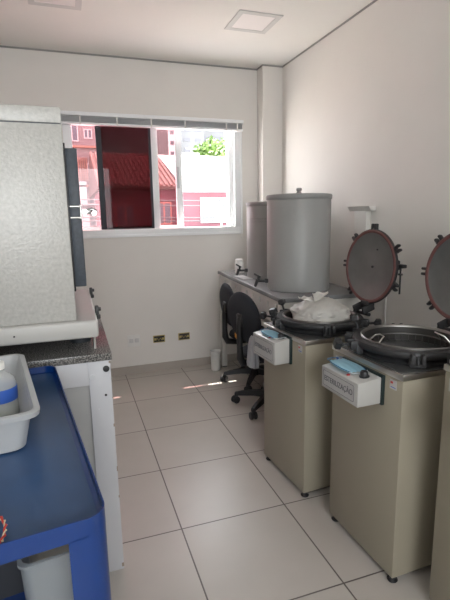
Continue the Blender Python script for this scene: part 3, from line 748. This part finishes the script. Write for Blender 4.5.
G().lathe([(0, .003), (.038, .003), (.038, .040), (0, .040)], seg=30).obj('liquid', mat('pale_liquid', (.45, .45, .38), .1), bt)
wr = thing('test_lead', 'red and cream twisted wire curling over the front of the trolley', 'wire', (-.15, .75, .853))
base = [(-.10, .09, .004), (-.05, .06, .006), (-.015, .035, .010), (.008, .010, .010), (.014, -.018, .008), (.010, -.040, .004)]
def spl(P, n=8):
    out = []
    for i in range(len(P)-1):
        p0, p1, p2, p3 = [Vector(P[max(0, min(len(P)-1, i+k))]) for k in (-1, 0, 1, 2)]
        for s in range(n):
            t_ = s/n; out.append(.5*((2*p1)+(p2-p0)*t_+(2*p0-5*p1+4*p2-p3)*t_**2+(3*p1-p0-3*p2+p3)*t_**3))
    out.append(Vector(P[-1])); return out
S = spl(base)
for ph, m_, nm in ((0, WIRER, 'red_strand'), (PI, WIREY, 'cream_strand')):
    pts = [p+Vector((math.cos(ph+i*.9)*.0018, math.sin(ph+i*.9)*.0018, math.sin(ph+i*.9)*.0018)) for i, p in enumerate(S)]
    G().tube(pts, .0012 if nm != 'red_strand' else .0018, 8).obj(nm, m_, wr)

# boxes on the middle shelf of the cart
def open_box(w, l, h, z0, r, inset=.01, th=.003):
    g = G(); f = lambda i, z: rrect(w-2*i, l-2*i, r, z, 5)
    g.shell([f(inset+th, z0+th), f(th, h), f(-.004, h), f(-.004, h-.006), f(0, h-.006), f(inset, z0)]); 
    g.bm.faces.new([g.bm.verts.new(p) for p in f(inset+th, z0+th)])
    return g
dkb = thing('dark_crate', 'dark smoky plastic crate at the back of the trolley shelf', 'crate', (-.215, 1.22, .464), CR)
open_box(.28, .34, .30, 0, .02).obj('crate_body', mat('smoky_plastic', (.035, .037, .042), .3), dkb)
mk = thing('clear_container', 'milky clear plastic container on the trolley shelf under the tray', 'container', (-.072, .905, .464), CR)
open_box(.145, .22, .282, 0, .018).obj('container_body', MILKY, mk)
G().box((0, 0, .128), (.112, .186, .242), (0, 0, 0), .016, 3).obj('paper_contents', mat('pale_contents', (.27, .25, .22), .8), mk)

# ---------------------------------------------------------------- outside
GZ = -3.2
tag(G().b2((-30, YB+3, GZ-.2), (60, 90, GZ)).obj('street_ground', mat('asphalt', (.62, .60, .57), .9, vary=.1), smooth=0), 'grey street ground far below the window', 'street')['kind'] = 'structure'
REDW = mat('red_house_wall', (.105, .034, .045), .8, vary=.06)
ROOFW = mat('pale_roof_sheet', (.30, .30, .29), .6, vary=.05)
ROOFT = mat('clay_roof_tile', (.085, .035, .028), .8, vary=.15, vscale=9)
PINKW = mat('pale_plaster', (.16, .13, .13), .85, vary=.05)
WHT = mat('white_plaster', (.34, .335, .33), .85)
DKW = mat('dark_window', (.05, .055, .07), .3)
LTW = mat('pale_curtain_window', (.10, .11, .115), .4)
def window_part(p, x0, x1, z0, z1, y, m=DKW, fr=WHT, bars=1):
    g = G(); g.b2((x0-.05, y-.05, z0-.05), (x1+.05, y+.0, z0)); g.b2((x0-.05, y-.05, z1), (x1+.05, y, z1+.05)); g.b2((x0-.05, y-.05, z0), (x0, y, z1)); g.b2((x1, y-.05, z0), (x1+.05, y, z1))
    for k in range(bars):
        xm = x0+(x1-x0)*(k+1)/(bars+1); g.b2((xm-.03, y-.04, z0), (xm+.03, y, z1))
    w = g.obj('window', fr, p, smooth=0)
    G().b2((x0, y-.02, z0), (x1, y+.01, z1)).obj('pane', m, w, smooth=0)
# red house, right
h = thing('red_house', 'red-walled house with a pale roof seen through the clear pane', 'house', (0, 0, 0))
G().b2((3.85, 16, GZ), (8.2, 19.8, 2.36)).obj('wall', REDW, h, smooth=0)
MX = Matrix(((0, 0, 1, 0), (1, 0, 0, 0), (0, 1, 0, 0), (0, 0, 0, 1)))
G().prism([(15.7, 2.36), (15.7, 2.46), (20, 4.0), (24, 2.5), (24, 2.36)], 3.80, 8.3).move(MX).obj('roof', ROOFW, h, smooth=0)
window_part(h, 4.58, 5.58, 1.18, 1.98, 16, LTW, WHT, 3)
G().b2((3.85, 15.93, 2.22), (8.2, 16, 2.34)).obj('gutter', WHT, h, smooth=0)
g = G(); g.cyl((5.1, 19.2, 3.7), (5.1, 19.2, 4.25), .02, seg=8); g.box((5.1, 19.2, 3.98), (.7, .05, .04)); g.box((5.1, 19.2, 4.18), (.45, .05, .03)); g.obj('antenna', ALUG, h)
d = thing('satellite_dish', 'small white satellite dish on a low wall below the house window', 'dish', (4.95, 14.90, 1.00))
G().lathe([(0, .0), (.06, .012), (.12, .045), (.16, .08), (.158, .088), (.11, .05), (0, .008)], (0, 0, .25), (-.6, -1, .6), 28, False).obj('reflector', WHT, d)
G().cyl((0, 0, -.2), (0, 0, .27), .02, seg=10).obj('mast', ALUG, d)
lw = thing('street_wall', 'low pale wall with a grey plate in front of the red house', 'wall', (0, 14.8, GZ))
G().b2((2.6, 0, 0), (6.6, .2, 4.02)).obj('wall_body', WHT, lw, smooth=0)
G().b2((4.75, -.03, 3.90), (5.5, .0, 4.10)).obj('plate', mat('grey_plate', (.35, .36, .37), .5), lw, smooth=0)
# tiled house, left
h = thing('tiled_house', 'house with a ribbed clay tile roof behind the rose glass', 'house', (0, 0, 0))
G().b2((1.1, 16.4, GZ), (3.75, 20, 2.38)).obj('wall', REDW, h, smooth=0)
G().prism([(16.0, 2.32), (16.0, 2.42), (20, 4.0), (23.5, 2.42), (23.5, 2.32)], 1.0, 3.78).move(MX).obj('roof', mat('old_roof_underlay', (.05, .022, .018), .85), h, smooth=0)  # darker roof base paints shade into the gaps between the ribs
sl = math.atan2(1.58, 4)
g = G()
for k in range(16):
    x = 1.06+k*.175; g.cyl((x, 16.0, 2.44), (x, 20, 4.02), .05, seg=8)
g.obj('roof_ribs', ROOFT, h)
window_part(h, 3.05, 3.5, 1.15, 1.85, 16.4, DKW, mat('brown_frame', (.25, .10, .08), .6), 1)
window_part(h, 1.6, 2.2, 1.0, 1.8, 16.4, DKW, mat('brown_frame', (.25, .10, .08), .6), 1)
# pale block, far left
h = thing('apartment_block', 'pale plastered apartment block at the left end of the view', 'building', (0, 0, 0))
G().b2((-6, 24, GZ), (1.62, 32, 12)).obj('wall', PINKW, h, smooth=0)
for (x0, x1, z0, z1) in ((1.05, 1.35, 5.25, 5.6), (.2, .7, 5.1, 5.8), (1.1, 1.4, 3.65, 4.0), (1.05, 1.5, 2.1, 2.75), (.3, .7, 3.2, 3.9), (1.1, 1.5, 1.05, 1.3), (-.6, -.1, 5.1, 5.8), (-.6, -.1, 3.2, 3.9)):
    window_part(h, x0, x1, z0, z1, 24)
for z in (4.75, 2.9, 1.6): G().b2((-2, 23.7, z), (1.62, 24, z+.08)).obj('ledge', mat('orange_ledge', (.22, .10, .07), .7), h, smooth=0)
g = G()
for k in range(5): g.b2((.62+k*.10, 23.85, 3.2), (.66+k*.10, 23.95, 4.3))
g.obj('balcony_slats', mat('orange_ledge', (.22, .10, .07), .7), h, smooth=0)
g = G(); g.b2((.55, 23.7, 2.0), (.95, 23.9, 3.15)); g.b2((.62, 23.7, .9), (1.0, 23.9, 1.85)); g.obj('white_shutters', WHT, h, smooth=0)
# block behind the tiled house
h = thing('grey_building', 'plain grey building rising behind the tiled roof', 'building', (0, 0, 0))
G().b2((1.75, 26, GZ), (5.6, 33, 7.5)).obj('wall', mat('grey_plaster', (.09, .085, .085), .85), h, smooth=0)
window_part(h, 4.6, 4.9, 4.3, 5.6, 26)
def tower(x0, x1, y, h_, m, lab, cols, rows, zb):
    t = thing('tower_block', lab, 'building', (0, 0, 0), 0, 'distant tower blocks')
    G().b2((x0, y, GZ), (x1, y+10, h_)).obj('wall', m, t, smooth=0)
    for i in range(cols):
        for k in range(rows):
            x = x0+(x1-x0)*(i+.5)/cols; z = zb+k*1.35
            G().b2((x-.45, y-.05, z), (x+.45, y+.02, z+.45)).obj('window', mat('hazy_window', (.045, .045, .055), .4), t, smooth=0)
tower(11.6, 14.9, 62, 22, WHT, 'tall pale tower block seen through the narrow rose pane', 2, 8, 8.2)
tower(15.6, 18.9, 64, 24, mat('bright_plaster', (.075, .075, .08), .8), 'tall white tower block behind the tree, left one', 2, 8, 9)
tower(19.6, 24, 70, 26, mat('bright_plaster', (.075, .075, .08), .8), 'white tower block behind the tree, farther right one', 2, 8, 9)
# tree
t = thing('leafy_tree', 'bright green leafy tree rising behind the pale roof', 'tree', (8.9, 27, GZ))
G().tube([(0, 0, 0), (.1, 0, 3), (-.1, .1, 6), (.1, 0, 7.2)], [.28, .22, .16, .10], 10).obj('trunk', mat('bark', (.15, .11, .08), .9), t)
g = G(); rnd = random.Random(4)
blobs = [(Vector((rnd.gauss(0, 1.0), rnd.gauss(0, .8), 8.0+rnd.gauss(0, .35))), .55+rnd.random()*.4) for _ in range(16)]
for c, r in blobs:
    for _ in range(230):
        d_ = Vector((rnd.gauss(0, 1), rnd.gauss(0, 1), rnd.gauss(0, 1))).normalized(); p_ = c+d_*r*(.7+.3*rnd.random())
        a = Vector((rnd.gauss(0, 1), rnd.gauss(0, 1), rnd.gauss(0, 1))).normalized()*.13; bb = d_.cross(a).normalized()*.08
        g.bm.faces.new([g.bm.verts.new(q) for q in (p_-a, p_+bb, p_+a, p_-bb)])
g.obj('foliage', mat('green_leaves', (.10, .17, .035), .6), t, smooth=0)
# cables across the street
for k, (z0, z1, yy) in enumerate(((2.02, 2.10, 13.2), (1.90, 1.93, 13.5), (1.58, 1.50, 13.0), (1.45, 1.47, 13.6), (1.30, 1.20, 13.3))):
    pts = [(-4+22*i/20, yy, z0+(z1-z0)*i/20-.25*(1-(i/10-1)**2)) for i in range(21)]
    tag(G().tube(pts, .016, 6).obj('street_cable', BLACKP), 'thin black overhead cable crossing the street outside', 'cable', 'overhead cables in the street')
# unseen eave slab added outside, its depth set to narrow the sun patch
struct(G().b2((-1.5, YB+W, 2.42), (3.2, YB+W+.268, 2.52)).obj('trim_2', WALL, smooth=0), 'concrete eave slab over the window outside')

# ---------------------------------------------------------------- camera
f_px, yaw, pitch, roll, CH = 450.688652, 3.25442801e-01, -1.83841507e-01, -1.89303968e-02, 1.62684257*5/6
cy_, sy_ = math.cos(yaw), math.sin(yaw); cp, sp = math.cos(pitch), math.sin(pitch)
fw = Vector((sy_*cp, cy_*cp, sp)); rt = Vector((cy_, -sy_, 0)); up = rt.cross(fw)
r2 = rt*math.cos(roll)+up*math.sin(roll); u2 = -rt*math.sin(roll)+up*math.cos(roll)
cam = bpy.data.cameras.new('camera'); co = bpy.data.objects.new('camera', cam); COL.objects.link(co)
M = Matrix((( r2.x, u2.x, -fw.x, 0), (r2.y, u2.y, -fw.y, 0), (r2.z, u2.z, -fw.z, CH), (0, 0, 0, 1)))
co.matrix_world = M
cam.sensor_fit = 'HORIZONTAL'; cam.sensor_width = 36; cam.lens = f_px/450*36; cam.clip_start = .02; cam.clip_end = 300
scn.camera = co

# ---------------------------------------------------------------- light
w = bpy.data.worlds.new('sky'); scn.world = w; w.use_nodes = True
bg = w.node_tree.nodes['Background']; bg.inputs['Color'].default_value = (.93, .97, 1.0, 1); bg.inputs['Strength'].default_value = 6.0
sun = bpy.data.lights.new('sun', 'SUN'); sun.energy = 18; sun.angle = rad(.6); sun.color = (1, .95, .88)
so = bpy.data.objects.new('sun', sun); COL.objects.link(so)
sd = Vector((.02, -.48, -1.25)); so.rotation_euler = sd.to_track_quat('-Z', 'Y').to_euler(); so.location = (0, 8, 12)
def portal(loc, d, sx, sy):
    l = bpy.data.lights.new('portal', 'AREA'); l.shape = 'RECTANGLE'; l.size = sx; l.size_y = sy; l.cycles.is_portal = True
    o = bpy.data.objects.new('portal', l); COL.objects.link(o); o.location = loc; o.rotation_euler = Vector(d).to_track_quat('-Z', 'Z').to_euler()
portal(((WX0+WX1)/2, YB+W+.01, (WZ0+WZ1)/2), (0, -1, 0), WX1-WX0, WZ1-WZ0)
portal(((RX0+RX1)/2, YR-W-.01, (RZ0+RZ1)/2), (0, 1, 0), RX1-RX0, RZ1-RZ0)

vs = scn.view_settings; vs.view_transform = 'Standard'; vs.look = 'None'; vs.exposure = 1.05; vs.gamma = 1; vs.use_curve_mapping = False
